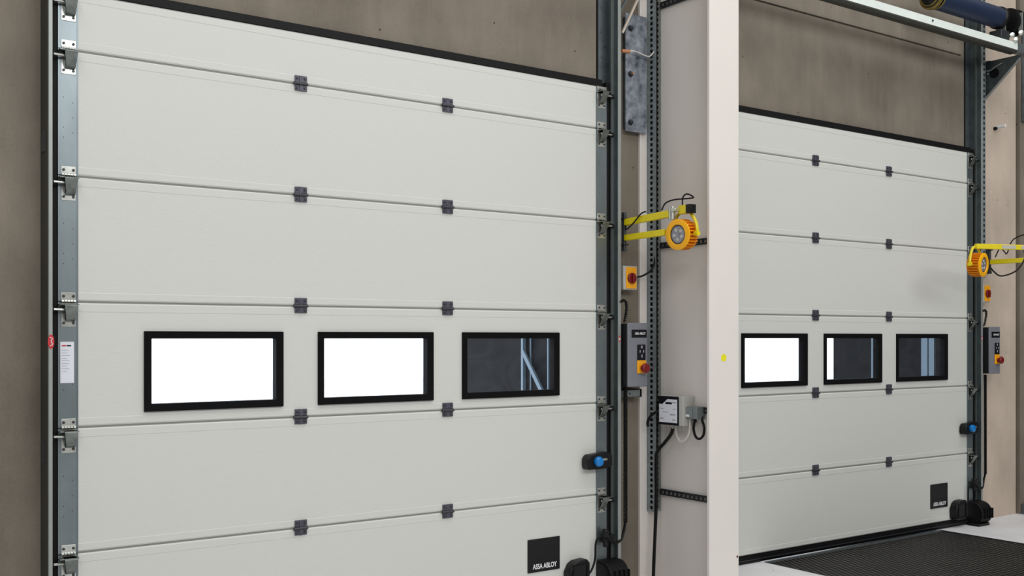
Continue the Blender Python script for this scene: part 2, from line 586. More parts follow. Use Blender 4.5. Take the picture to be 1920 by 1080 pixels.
# ------------------------------------------------------------------ sectional door
def build_door():
    d = thing('door_1', (CX, 0, 0), 'near white sectional dock door with three black-framed windows', 'door', kind='structure')
    x0, x1 = CX - HW, CX + HW
    g = .0045
    wins = [CX - .849, CX, CX + .849]
    wz0, wz1 = 1.176, 1.539
    for i in range(6):
        za, zb = ZS[i] + (g if i else 0), ZS[i + 1] - (g if i < 5 else 0)
        # front skin profile: chamfered joints with a shallow step 35 mm from each joint
        f = [(.004, za), (.0, za + .006), (.0, za + .034), (.0012, za + .037), (.0012, zb - .040), (0, zb - .037), (0, zb - .006), (.004, zb)]
        mb = MB()
        if i != 2:
            mb.prism(f + [(.042, zb), (.042, za)], 'x', x0, x1)
        else:
            h0, h1 = wz0 + .02, wz1 - .02
            xs = [x0]
            for c in wins:
                xs += [c - .312, c + .312]
            xs.append(x1)
            lo = [(.004, za), (.0, za + .006), (.0, za + .034), (.0012, za + .037), (.0012, h0), (.042, h0), (.042, za)]
            hi = [(.0012, h1), (.0012, zb - .040), (0, zb - .037), (0, zb - .006), (.004, zb), (.042, zb), (.042, h1)]
            mb.prism(lo, 'x', x0, x1)
            mb.prism(hi, 'x', x0, x1)
            for k in range(0, len(xs), 2):
                mb.box(xs[k], xs[k + 1], .0012, .042, h0, h1)
        mb.build('door_section', 'door', d, smooth=20)
    for i in range(1, 6):
        MB().box(x0, x1, .0055, .038, ZS[i] - g - .001, ZS[i] + g + .001).build('seam_gasket', 'seam', d)
    # windows
    for c in wins:
        fr = MB().ring_rect(c - .332, c + .332, wz0, wz1, .034, -.013, .044, -.004).build('window_frame', 'frame', d, bevel=.002)
        MB().box(c - .300, c + .300, .016, .020, wz0 + .031, wz1 - .031).build('pane', 'glass', fr)
    # end caps, one per section and side
    for side in (-1, 1):
        for i in range(6):
            xa, xb = (x0 - .080, x0 + .002) if side < 0 else (x1 - .002, x1 + .078)
            za, zb = ZS[i] + (.002 if i else 0), ZS[i + 1] - (.002 if i < 5 else 0)
            mb = MB().box(xa, xb, -.0035, .046, za, zb)
            mb.box(xb - .004 if side < 0 else xa, xb if side < 0 else xa + .004, -.006, -.003, za, zb)
            if zb - za > .3:
                for (px, pz) in ((.022, .30), (.022, .38), (.022, .62), (.060, .34), (.060, .46), (.060, .58)):
                    cx, cz = xa + px, za + (zb - za) * pz
                    mb.cyl((cx, -.0045, cz), (cx, -.003, cz), .0022, 8, 1)
            mb.build('end_cap', ['cap', 'bolt'], d)
    # middle hinges
    for zc in ZS[1:6]:
        for xc in (CX - .424, CX + .424):
            mb = MB()
            mb.box(xc - .032, xc + .032, -.0075, .0, zc + .007, zc + .040).box(xc - .032, xc + .032, -.0075, .0, zc - .034, zc - .007)
            mb.box(xc - .010, xc + .010, -.010, -.006, zc - .034, zc + .040)
            h = mb.build('hinge', 'hinge', d, bevel=.002)
            MB().cyl((xc - .040, -.011, zc), (xc + .034, -.011, zc), .0072, 12).build('hinge_pin', 'bolt', h)
            dots('screw', [(xc + sx * .021, -.0075, zc + dz) for sx in (-1, 1) for dz in (.026, -.021)], .0065, .005, 'bolt', h, 6)
    # seals
    MB().box(x0 - .045, x1 + .045, -.004, .050, ZS[6] + .002, ZS[6] + .040).build('top_seal', 'rubber', d)
    mb = MB().box(x0, x1, .0, .040, .044, .060)
    mb.prism([(-.006, .048), (-.006, .016), (.004, .002), (.032, .002), (.042, .016), (.042, .048)], 'x', x0 - .03, x1 + .03)
    mb.build('bottom_seal', 'rubber', d)
    MB().box(x0, x1, -.012, -.006, .024, .029).build('seal_bead', 'bolt', d)

    # roller brackets
    zr = [.075] + ZS[1:6] + [2.985]
    for side in (-1, 1):
        for z in zr:
            xc = (x0 - .038) if side < 0 else (x1 + .036)
            so = side
            mb = MB()
            zt, zbm = z + .040, z - .108
            if z > 2.9: zt = z + .02
            if z < .1: zbm, zt = .062, z + .10
            mb.box(xc - .030, xc + .030, -.0065, -.0032, zbm, zt)
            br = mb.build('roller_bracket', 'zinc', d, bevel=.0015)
            if z < .1:
                zc = .150
            else:
                zc = z - .02
            # hinge knuckles
            mb = MB()
            for k in range(5):
                mb.cyl((xc - .030 + k * .0122, -.012, zc + .022), (xc - .0205 + k * .0122, -.012, zc + .022), .007, 10)
            mb.build('knuckle', 'zinc', br)
            # curved roller carrier: top plate and a bent shell that hangs from it
            mb = MB()
            xi, xo = xc - so * .034, xc + so * .046
            a, b = min(xi, xo), max(xi, xo)
            mb.box(a, b, -.052, -.006, zc + .004, zc + .009)
            a2, b2 = xc - .026, xc + .028
            if side > 0:
                a2, b2 = xc - .028, xc + .020
            o_ = [(-.006, zc + .009), (-.052, zc + .009), (-.058, zc + .004), (-.057, zc - .003), (-.030, zc - .054), (-.018, zc - .064), (-.006, zc - .066)]
            i_ = [(-.006, zc - .061), (-.016, zc - .059), (-.026, zc - .051), (-.052, zc - .003), (-.052, zc + .002), (-.049, zc + .004), (-.006, zc + .004)]
            mb.prism(o_ + i_, 'x', a2, b2)
            for v_ in mb.bm.verts:
                if v_.co.z < zc - .03:
                    v_.co.x = (a2 + b2) / 2 - so * .004 + (v_.co.x - (a2 + b2) / 2) * .74
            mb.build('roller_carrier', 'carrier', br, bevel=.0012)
            MB().prism([(-.0068, zc - .057), (-.016, zc - .055), (-.044, zc - .003), (-.0068, zc - .002)], 'x', a2 + .011, b2 - .011).build('shade_block', 'black', br)  # black block added for the shade inside the carrier
            # roller and axle, reaching into the track
            xr = (x0 - .112) if side < 0 else (x1 + .104)
            mb = MB().cyl((xc - so * .02, -.030, zc - .014), (xr, -.030, zc - .014), .0055, 10)
            mb.build('roller_axle', 'zinc', br)
            s_ = -1 if side < 0 else 1
            MB().lathe([(0, 0), (0, .011), (.003, .014), (.011, .014), (.014, .011), (.014, 0)], (xr - s_ * .008, -.030, zc - .014), (s_, 0, 0), 20).build('roller', 'black', br)
            bz = [zt - .016, zbm + .016]
            dots('bolt', [(xc + sx, -.0065, q) for q in bz for sx in (-.020, .020)], .0060, .005, 'bolt', br, 8)
    # maker's plate
    p = MB().box(3.546, 3.776, -.0055, .0012, .172, .362).build('makers_plate', 'black', d, bevel=.004)
    p['label'] = 'square black plate with white wording'
    lettering('plate_lettering', 'ASSA ABLOY', .04, (3.665, -.0060, .203), 'white', p, width=.172, bold=.0008)
    MB().box(3.575, 3.755, -.0062, -.0052, .246, .2485).build('plate_rule', 'cboxs', p)
    # slide bolt with blue knob
    lk = MB().prism([(x1 - .105, .735), (x1 - .115, .752), (x1 - .115, .800), (x1 - .095, .822), (x1 + .045, .832), (x1 + .075, .815),
                     (x1 + .075, .750), (x1 + .040, .735)], 'y', -.060, -.004).build('slide_bolt', 'black', d, bevel=.006)
    MB().lathe([(0, 0), (0, .028), (.014, .031), (.026, .026), (.030, .018), (.030, 0)], (x1 - .040, -.060, .782), (0, -1, 0), 24).build('blue_knob', 'blue', lk)
    MB().box(x1 - .020, x1 + .03, -.066, -.058, .785, .797).build('bolt_lever', 'zinc', lk)
    # slack-cable switch box low on the leaf
    sb = MB().prism([(x1 - .245, .075), (x1 - .250, .15), (x1 - .225, .195), (x1 - .195, .212), (x1 - .120, .218), (x1 - .100, .195),
                     (x1 - .100, .080), (x1 - .115, .066), (x1 - .235, .066)], 'y', -.065, -.0).build('edge_switch_box', 'black', d, bevel=.008)
    MB().ring_rect(x1 - .232, x1 - .115, .080, .198, .012, -.070, -.063).build('box_rim', 'rubber', sb)
    MB().tube([(x1 - .10, -.03, .115), (x1 - .065, -.03, .135), (x1 - .035, -.03, .20), (x1 - .030, -.03, .29), (x1 - .015, -.035, .325), (x1 + .02, -.04, .335)],
              .0062, 8).build('switch_cable', 'bcable', d)
    return d


door1 = build_door()
door2 = copy_tree(door1, DX, label='far white sectional dock door, half hidden by the cream steel column')
door2.name = 'door_2'
# inspection label only the near door shows, on its left end cap
lb = MB().box(1.052, 1.108, -.0047, -.0034, 1.314, 1.492).build('inspection_label', 'paper', door1)
mb = MB().box(1.058, 1.076, -.0052, -.0046, 1.472, 1.478, 0).box(1.078, 1.096, -.0052, -.0046, 1.472, 1.478, 1)
for k in range(9):
    mb.box(1.058, 1.058 + random.uniform(.02, .042), -.0052, -.0046, 1.455 - k * .0115, 1.4565 - k * .0115, 2)
mb.build('label_print', ['redb', 'ink', 'inkg'], lb)


# ------------------------------------------------------------------ tracks
def holes(mb, x, y, z0, z1, step, mi=1, r=.005, axis='y'):
    z = z0
    while z < z1:
        if axis == 'y':
            mb.cyl((x, y - .0006, z), (x, y + .001, z), r, 8, mi)
        else:
            mb.cyl((x - .0008, y, z), (x + .0008, y, z), r, 8, mi)
        z += step
    return mb


def build_track(side, label):
    if side < 0:
        xf, yd = .985, -.086
        t = thing('door_track', (xf, 0, 0), label, 'door track', 'vertical door tracks')
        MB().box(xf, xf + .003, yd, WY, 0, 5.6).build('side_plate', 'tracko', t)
        mb = MB().box(xf + .003, 1.06, WY - .004, WY - .001, 0, 5.6)
        holes(mb, 1.04, WY - .004, .2, 5.5, .15)
        mb.build('wall_leg', ['track', 'bolt'], t)
        MB().prism([(xf + .004, yd - .002), (xf + .018, yd - .002), (xf + .020, yd + .004), (xf + .018, yd + .006), (xf, yd + .006), (xf, yd + .002)], 'z', 0, 5.6).build('front_lip', 'lip', t, bevel=.001)
        # curled running channel behind the lip
        mb = MB().box(xf + .003, xf + .034, -.002, .001, 0, 5.6).box(xf + .031, xf + .034, -.012, -.002, 0, 5.6)
        mb.build('running_channel', 'black', t)
        MB().box(xf + .036, 1.041, .004, WY - .005, 0, 3.04).build('gap_shade', 'rubber', t)  # black strip added for the shade in the gap beside the door
        for z in (.34, .98, 2.3, 3.1):
            MB().box(xf - .004, xf, -.030, .02, z, z + .09).build('splice_plate', 'bolt', t)
        st = MB().lathe([(0, 0), (0, .030), (.0008, .030), (.0008, 0)], (xf + .012, yd - .003, 1.493), (0, -1, 0), 20)
        for v in st.bm.verts:
            v.co.x = xf + .012 + (v.co.x - xf - .012) * .42
        so = st.build('safety_sticker', 'redb', t)
        so['label'] = 'small red safety sticker'
        MB().tube([(xf + .006, yd - .005, 1.512), (xf + .016, yd - .005, 1.506), (xf + .012, yd - .005, 1.494), (xf + .017, yd - .005, 1.482), (xf + .008, yd - .005, 1.474)], .0018, 6).build('sticker_symbol', 'white', so)
    else:
        xf, yd = 4.190, -.040
        t = thing('door_track', (xf, 0, 0), label, 'door track', 'vertical door tracks')
        MB().box(xf, xf + .003, yd, WY, 0, 5.6).build('side_plate', 'galvd', t)
        mb = MB().box(4.11, xf, WY - .004, WY - .001, 0, 5.6)
        holes(mb, 4.135, WY - .004, .2, 5.5, .15)
        holes(mb, 4.165, WY - .004, .27, 5.5, .30, r=.007)
        mb.build('wall_leg', ['galvd', 'bolt'], t)
        MB().prism([(xf - .004, yd - .004), (xf + .020, yd - .004), (xf + .020, yd + .0), (xf - .004, yd)], 'z', 0, 5.6).build('front_lip', 'lip', t, bevel=.001)
        mb = MB().box(xf - .030, xf, -.004, -.001, 0, 5.6).box(xf - .030, xf - .027, -.014, -.004, 0, 5.6)
        mb.build('running_channel', 'track', t)
        MB().box(4.133, 4.162, .004, WY - .005, 0, 3.04).build('gap_shade', 'rubber', t)  # black strip added for the shade between end cap and track
        MB().box(4.098, 4.110, WY - .006, WY - .001, 3.046, 5.6).build('shadow_line', 'rubber', t)  # thin black strip stands in for the shadow gap along the wall leg
        so = MB().box(xf + .002, xf + .014, yd - .0052, yd - .004, 1.485, 1.52).build('safety_sticker', 'redb', t)
        so['label'] = 'small red safety sticker'
        MB().box(xf + .004, xf + .011, yd - .006, yd - .005, 1.494, 1.510).build('sticker_symbol', 'white', so)
    return t


tl = build_track(-1, 'dark galvanised vertical track left of the near door')
tr = build_track(1, 'galvanised vertical track right of the near door')
copy_tree(tl, DX, label='vertical track left of the far door, behind the cream steel column')
copy_tree(tr, DX, label='galvanised vertical track right of the far door')


# ------------------------------------------------------------------ cream steel column between the doors
cx0, cx1, cyf, cyb = 4.435, 4.679, -.55, WY - .001
wx = (cx0 + cx1) / 2
t = thing('steel_column', (wx, -.25, 0), 'tall cream painted steel column standing between the two doors', 'column')
MB().box(cx0, cx1, cyf, cyf + .018, 0, 7.88).build('front_flange', 'cream', t, bevel=.0015)
MB().box(cx0, cx1, cyb - .018, cyb, 0, 7.88).build('back_flange', 'cream', t, bevel=.0015)
MB().box(wx - .006, wx + .006, cyf + .018, cyb - .018, 0, 7.88).build('web', 'cream', t)
dm = MB().lathe([(0, 0), (0, .022), (.0006, .022), (.0006, 0)], (4.553, cyf - .0002, 1.393), (0, -1, 0), 18)
dm.build('paint_dot', 'dot', t)['label'] = 'yellow paint dot'
MB().lathe([(0, 0), (0, .008), (.0006, .007), (.0006, 0)], (4.667, cyf - .0002, .227), (0, -1, 0), 10).build('rust_speck', 'rust', t)


def perforated(mb, o, u, v, L, W, slot=.022, gap=.012, rail=.3, th=.0018):
    """perforated strip: o origin, u unit along, v unit across; thickness along u x v"""
    o, u, v = Vector(o), Vector(u), Vector(v)
    n = u.cross(v) * th

    def q(a0, a1, b0, b1):
        P = [o + u * a + v * b for a, b in ((a0, b0), (a1, b0), (a1, b1), (a0, b1))]
        A = [mb.bm.verts.new(p) for p in P]
        B = [mb.bm.verts.new(p + n) for p in P]
        mb.bm.faces.new(A[::-1]); mb.bm.faces.new(B)
        for k in range(4):
            mb.bm.faces.new((A[k], A[(k + 1) % 4], B[(k + 1) % 4], B[k]))
    q(0, L, 0, W * rail)
    q(0, L, W * (1 - rail), W)
    a = 0
    while a < L:
        q(a, min(a + gap, L), W * rail, W * (1 - rail))
        a += slot + gap
    return mb


# vertical cable tray in the corner of the column
t = thing('cable_tray', (4.53, 0, .435), 'tall perforated zinc cable tray running up beside the column', 'cable tray')
y0t, y1t = -.046, cyb - .019
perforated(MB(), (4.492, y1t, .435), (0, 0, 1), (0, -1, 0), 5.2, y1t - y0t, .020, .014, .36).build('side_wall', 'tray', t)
MB().box(4.5497, 4.5507, -.028, y1t, .435, 5.635).build('shade_backing', 'black', t)  # black sheet added behind the holes, stands in for shade in the tray
perforated(MB(), (4.5490, y1t, .435), (0, 0, 1), (0, -1, 0), 5.2, y1t + .031, .020, .014, .36).build('side_wall', 'traylit', t)
MB().box(4.492, 4.549, y1t - .002, y1t, .435, 5.635).build('base', 'black', t)
for x_, y_ in ((4.506, -.010), (4.522, -.018), (4.538, .004)):
    MB().tube([(x_, y_, .44), (x_ + .002, y_, 1.5), (x_ - .002, y_, 2.6), (x_, y_, 5.6)], .0065, 7).build('tray_cable', 'bcable', t)

# three horizontal perforated arms on the web
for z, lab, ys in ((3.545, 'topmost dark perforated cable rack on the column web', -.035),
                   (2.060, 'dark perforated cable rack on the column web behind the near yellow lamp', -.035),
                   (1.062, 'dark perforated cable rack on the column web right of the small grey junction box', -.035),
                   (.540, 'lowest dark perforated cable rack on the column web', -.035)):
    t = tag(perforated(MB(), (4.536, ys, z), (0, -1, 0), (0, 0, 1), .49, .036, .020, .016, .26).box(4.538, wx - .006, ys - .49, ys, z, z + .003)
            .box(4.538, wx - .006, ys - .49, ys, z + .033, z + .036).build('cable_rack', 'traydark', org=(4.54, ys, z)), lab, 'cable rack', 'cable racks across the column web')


# blotchy bolted plate
t = thing('mounting_plate', (4.37, .02, 2.77), 'blotchy hot-dip galvanised plate bolted beside the near track', 'plate')
MB().box(4.297, 4.470, .012, .022, 2.77, 3.49).build('plate', 'blotch', t, bevel=.002)
MB().box(4.310, 4.340, .022, WY, 2.79, 3.47).box(4.405, 4.432, .022, WY - .02, 2.79, 3.47).build('spacer', 'galvd', t)
for z in (2.825, 3.12, 3.40):
    b = MB().lathe([(0, 0), (0, .020), (.004, .020), (.004, .013), (.016, .013), (.018, .010), (.018, 0)], (4.334, .012, z), (0, -1, 0), 6).build('bolt', 'bolt', t)
    MB().cyl((4.334, -.006, z), (4.334, -.016, z), .006, 8).build('bolt_end', 'copper' if z == 3.12 else 'galvd', b)

# wire pipe clip
t = thing('wire_clip', (4.30, -.01, 3.24), 'bent wire clip with an orange-brown end crossing the blotchy plate', 'clip')
MB().tube([(4.285, -.02, 3.245), (4.34, -.024, 3.252), (4.42, -.026, 3.238), (4.455, -.028, 3.238), (4.475, -.03, 3.255), (4.49, -.03, 3.272)], .0042, 8).build('wire', 'wcable', t)
MB().cyl((4.245, .050, 3.243), (4.245, -.0, 3.243), .010, 12).cyl((4.245, -.01, 3.243), (4.300, -.02, 3.245), .011, 12).build('end_cap', 'copper', t)

# diagonal braces between track and bracket above
t = tag(MB().tube([(4.232, -.03, 3.345), (4.372, -.03, 3.60), (4.50, -.03, 3.85)], .0085, 4, smooth=1).build('brace_rod', 'beige', org=(4.232, -.03, 3.34)),
        'beige diagonal brace rod rising right from the near track', 'brace rod')
t = tag(MB().tube([(4.215, -.012, 3.45), (4.30, -.012, 3.60), (4.42, -.012, 3.82)], .008, 4, smooth=1).build('brace_rod', 'galvd', org=(4.215, -.012, 3.5)),
        'grey diagonal brace rod above and left of the beige one', 'brace rod')


# ------------------------------------------------------------------ wall electrics right of each door
def build_switch(label):
    t = thing('isolator_switch', (4.31, 0, 1.80), label, 'switch', 'isolator switches by the doors')
    z0, z1 = 1.800, 1.945
    MB().box(4.250, 4.362, -.020, WY - .002, z0, z1).build('housing', 'lgrey', t, bevel=.004)
    MB().box(4.270, 4.352, -.0245, -.020, z0 + .008, z1 - .008).build('face_plate', 'orange', t, bevel=.002)
    k = MB().lathe([(0, 0), (0, .033), (.010, .033), (.014, .028), (.014, 0)], (4.311, -.0245, z0 + .070), (0, -1, 0), 24).build('knob', 'red', t)
    MB().box(4.303, 4.319, -.050, -.038, z0 + .042, z0 + .098).build('knob_grip', 'red', k, bevel=.003)
    return t


sw = build_switch('small orange and red isolator switch under the near yellow lamp')
copy_tree(sw, DX, label='small orange and red isolator switch right of the far door')


def build_control(label):
    t = thing('control_box', (4.29, 0, 1.213), label, 'control box', 'door control boxes')
    x0, x1, z0, z1, yf = 4.220, 4.376, 1.215, 1.598, -.095
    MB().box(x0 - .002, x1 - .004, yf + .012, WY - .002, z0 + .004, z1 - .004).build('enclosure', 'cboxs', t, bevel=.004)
    MB().box(x0, x1, yf, yf + .012, z0, z1).build('front_cover', 'cbox', t, bevel=.004)
    s_ = MB().box(x0 + .028, x1 - .006, yf - .0012, yf, z1 - .088, z1 - .040).build('name_strip', 'ink', t)
    lettering('strip_lettering', 'ASSA ABLOY', .02, ((x0 + x1) / 2 + .018, yf - .0018, z1 - .064), 'white', s_, width=.085, bold=.0004, depth=.0003)
    bp = MB().box(x0 + .072, x0 + .138, yf - .004, yf, z0 + .155, z1 - .130).build('button_panel', 'ink', t, bevel=.003)
    for (px, pz, w_, h_) in ((.105, .238, .012, .016), (.092, .212, .007, .016), (.119, .212, .007, .016), (.106, .184, .009, .018)):
        MB().box(x0 + px - w_ / 2, x0 + px + w_ / 2, yf - .007, yf - .004, z0 + pz - h_ / 2, z0 + pz + h_ / 2).build('push_button', 'inkg', bp, bevel=.001)
    e = MB().box(x0 + .070, x0 + .140, yf - .008, yf, z0 + .080, z0 + .158).build('emergency_plate', 'orange', t, bevel=.003)
    MB().lathe([(0, 0), (0, .018), (.018, .018), (.022, .029), (.034, .029), (.040, .022), (.040, 0)], (x0 + .110, yf - .008, z0 + .112), (0, -1, 0), 24).build('emergency_button', 'red', e)
    return t


cb = build_control('slate grey door control box right of the near door')
copy_tree(cb, DX, label='slate grey door control box right of the far door')

# strut bracket under the near control box
t = thing('strut_bracket', (4.25, .01, 1.15), 'short galvanised strut bracket under the near control box', 'bracket')
MB().box(4.225, 4.385, -.020, .030, 1.150, 1.192).build('strut', 'galv', t, bevel=.002)
MB().box(4.385, 4.397, -.023, .033, 1.147, 1.196).box(4.235, 4.38, -.018, .02, 1.192, 1.199).build('end_cap', 'black', t, bevel=.002)
MB().box(4.245, 4.262, .030, WY, 1.15, 1.19).build('wall_fixing', 'galvd', t)
MB().cyl((4.30, -.023, 1.170), (4.30, -.020, 1.170), .006, 8).build('bolt', 'bolt', t)


# coiled cable down each track
def build_coil(label):
    t = thing('coiled_cable', (4.235, -.03, .30), label, 'cable', 'coiled cables on the door tracks')
    mb = MB()
    pts = []
    x_, y_ = 4.246, -.042
    z, k = .395, 0
    while z < 1.205:
        an = k * PI / 4
        xx = x_
        pts.append((xx + .0105 * math.cos(an), y_ + .0105 * math.sin(an), z))
        z += .0010
        k += 1
    mb.tube(pts, .0036, 5, smooth=1)
    mb.build('lower_coil', 'bcable', t)
    mb = MB()
    pts = []
    path = [Vector(p) for p in ((4.205, -.050, 1.722), (4.222, -.052, 1.738), (4.243, -.052, 1.724), (4.252, -.048, 1.690), (4.252, -.04, 1.650), (4.250, -.03, 1.604))]
    n = 150
    for i in range(n):
        f = i / (n - 1) * (len(path) - 1)
        a = int(min(f, len(path) - 2)); q = f - a
        c = path[a].lerp(path[a + 1], q)
        an = i * PI / 4
        pts.append(c + Vector((.007 * math.cos(an), .007 * math.sin(an), .002 * math.sin(an))))
    mb.tube(pts, .0036, 5, smooth=1)
    mb.build('upper_coil', 'bcable', t)
    MB().tube([(4.246, -.042, .40), (4.244, -.030, .345), (4.215, -.040, .300), (4.165, -.050, .285), (4.12, -.055, .300), (4.085, -.055, .330)], .0085, 8).build('plain_lead', 'bcable', t)
    c = MB()
    c.lathe([(-.02, 0), (-.02, .020), (.02, .024), (.03, .018), (.03, 0)], (4.085, -.045, .345), (.2, 0, 1), 14)
    c.lathe([(-.01, 0), (-.01, .016), (.02, .018), (.02, 0)], (4.088, -.045, .278), (0, 0, 1), 12)
    c.box(4.075, 4.150, -.055, -.012, .292, .338)
    c.build('strain_relief', 'black', t, bevel=.004)
    MB().cyl((4.2055, -.012, 1.205), (4.2055, -.012, 1.605), .009, 10).build('lead_beside_box', 'bcable', t)
    return t


co = build_coil('black coiled cable hanging down the near door track')
copy_tree(co, DX, label='black coiled cable hanging down the far door track')


# rubber track guards at floor
def build_guard(label):
    t = thing('track_guard', (4.15, 0, 0), label, 'track guard', 'rubber guards at the track feet')
    xa, xb = 4.055, 4.200
    c, r = (-.045, .095), .093
    prof = [(.045, .002), (.045, c[1] + r)]
    for k in range(13):
        an = PI / 2 + k / 12 * PI * .86
        prof.append((c[0] + r * math.cos(an) * .95, c[1] + r * math.sin(an)))
    prof += [(-.05, .002)]
    MB().prism(prof, 'x', xa, xb).build('guard_shell', 'rubber', t, bevel=.006)
    pr2 = [(-.045 + (p[0] + .045) * .82, .1 + (p[1] - .1) * .82) for p in prof]
    MB().prism(pr2, 'x', xa - .004, xa + .001).build('inner_cheek', 'black', t)
    MB().box(xa - .03, xb - .02, -.12, -.02, 0, .022).build('foot', 'black', t, bevel=.003)
    mb = MB()
    for k in range(4):
        mb.box(xa + .03 + k * .035, xa + .036 + k * .035, -.142, -.10, .06, .14)
    mb.build('ribs', 'rubber', t)
    return t


gd = build_guard('round black rubber guard at the foot of the near door track')
copy_tree(gd, DX, label='round black rubber guard at the foot of the far door track')


# ------------------------------------------------------------------ dock lights
def lamp_head(t, c, n):
    """lamp head with centre of the front ring c, facing n"""
    n = Vector(n).normalized()
    c = Vector(c)
    hd = MB().lathe([(-.105, 0), (-.105, .045), (-.092, .062), (-.020, .066), (0, .088), (.006, .088), (.010, .080), (.010, .058), (-.006, .052), (-.006, 0)],
                    c, n, 40).build('lamp_head', 'amber', t)
    mb = MB()
    u = n.orthogonal().normalized()
    v = n.cross(u)
    for k in range(26):
        an = 2 * PI * k / 26
        d = u * math.cos(an) + v * math.sin(an)
        s_ = n.cross(d) * .0032
        P = [(-.094, .056), (-.012, .060), (-.004, .087), (-.060, .089), (-.088, .080)]
        A = [mb.bm.verts.new(c + n * a + d * r + s_) for a, r in P]
        B = [mb.bm.verts.new(c + n * a + d * r - s_) for a, r in P]
        mb.bm.faces.new(A); mb.bm.faces.new(B[::-1])
        for q in range(5):
            mb.bm.faces.new((A[q], A[(q + 1) % 5], B[(q + 1) % 5], B[q]))
    mb.build('cooling_fins', 'amberd', hd)
    MB().lathe([(-.004, 0), (-.004, .051), (.002, .051), (.004, .0)], c, n, 32).build('lens', 'lens', hd)
    MB().lathe([(0.0, .058), (.003, .057), (.003, .048), (0, .047), (0, .058)], c, n, 32).build('lens_ring', 'bolt', hd)
    for k in range(5):
        an = 2 * PI * k / 5 + .3
        MB().lathe([(.002, 0), (.002, .011), (.005, .009), (.005, 0)], c + (u * math.cos(an) + v * math.sin(an)) * .028, n, 10).build('diode', 'lgrey', hd)
    return hd


def bar(mb, a, b, w_, h_, mi=0):
    """rectangular bar from a to b, width w_ sideways (horizontal), height h_"""
    a, b = Vector(a), Vector(b)
    d = (b - a).normalized()
    s_ = d.cross(Vector((0, 0, 1))).normalized() * w_ / 2
    q = s_.cross(d).normalized() * h_ / 2
    A = [mb.bm.verts.new(a + x) for x in (s_ + q, s_ - q, -s_ - q, -s_ + q)]
    B = [mb.bm.verts.new(b + x) for x in (s_ + q, s_ - q, -s_ - q, -s_ + q)]
    mb.bm.faces.new(A).material_index = mi
    mb.bm.faces.new(B[::-1]).material_index = mi
    for k in range(4):
        mb.bm.faces.new((A[k], A[(k + 1) % 4], B[(k + 1) % 4], B[k])).material_index = mi
    return mb


def mount(t, x, y, zc):
    MB().box(x - .012, x + .055, .012, WY - .002, zc - .115, zc + .115).build('wall_bracket', 'galvd', t, bevel=.002)
    mb = MB()
    mb.box(x - .010, x + .030, y - .018, .012, zc + .075, zc + .083).box(x - .010, x + .030, y - .018, .012, zc - .083, zc - .075)
    mb.cyl((x + .010, y, zc - .10), (x + .010, y, zc + .10), .012, 12)
    mb.cyl((x + .010, y, zc + .094), (x + .010, y, zc + .115), .017, 6).cyl((x + .010, y, zc - .115), (x + .010, y, zc - .094), .017, 6)
    mb.build('pivot', 'bolt', t)


# near lamp: two stacked parallel arms, folded out from the track
t = thing('dock_light', (4.245, 0, 2.02), 'near yellow dock light with two parallel arms and round ribbed lamp', 'dock light', 'yellow dock lights')
mount(t, 4.245, -.022, 2.150)
ua = bar(MB(), (4.258, -.030, 2.205), (4.260, -.425, 2.222), .028, .040).build('upper_arm', 'yellow', t, bevel=.003)
la = bar(MB(), (4.258, -.030, 2.112), (4.260, -.375, 2.118), .028, .036).build('lower_arm', 'yellow', t, bevel=.003)
LC = Vector((4.262, -.475, 2.097))
LN = Vector((-.99, -.10, -.05))
yk = MB()
yc = LC - LN.normalized() * .055
for s_ in (-1, 1):
    yk.tube([yc + Vector((0, 0, .128)), yc + Vector((0, s_ * .045, .122)), yc + Vector((0, s_ * .085, .075)), yc + Vector((0, s_ * .100, .03)), yc + Vector((0, s_ * .098, -.008))], .0095, 6)
    yk.cyl(yc + Vector((0, s_ * .085, 0)), yc + Vector((0, s_ * .112, 0)), .015, 10)
yk.cyl(yc + Vector((0, 0, .118)), yc + Vector((0, 0, .150)), .020, 12)
yk.build('yoke', 'yellow', t)
MB().cyl((4.262, -.425, 2.185), (4.262, -.425, 2.262), .020, 14).box(4.245, 4.285, -.47, -.41, 2.232, 2.250).build('knuckle', 'zinc', t, bevel=.002)
lamp_head(t, LC, LN)
MB().box(4.275, 4.320, -.560, -.520, 2.215, 2.265).build('junction_cap', 'black', t, bevel=.003)
MB().box(4.280, 4.315, -.522, -.455, 2.215, 2.265).build('junction_body', 'yellow', t, bevel=.003)
MB().tube([(4.262, -.03, 2.205), (4.235, -.06, 2.160), (4.232, -.12, 2.185), (4.236, -.19, 2.240), (4.25, -.22, 2.252)], .0045, 7).build('lamp_cable', 'bcable', t)
MB().tube([(4.25, -.352, 2.246), (4.258, -.375, 2.285), (4.27, -.43, 2.300), (4.29, -.51, 2.300), (4.30, -.56, 2.302), (4.29, -.52, 2.325), (4.285, -.49, 2.310), (4.285, -.485, 2.262)], .0045, 7).build('lamp_cable', 'bcable', t)

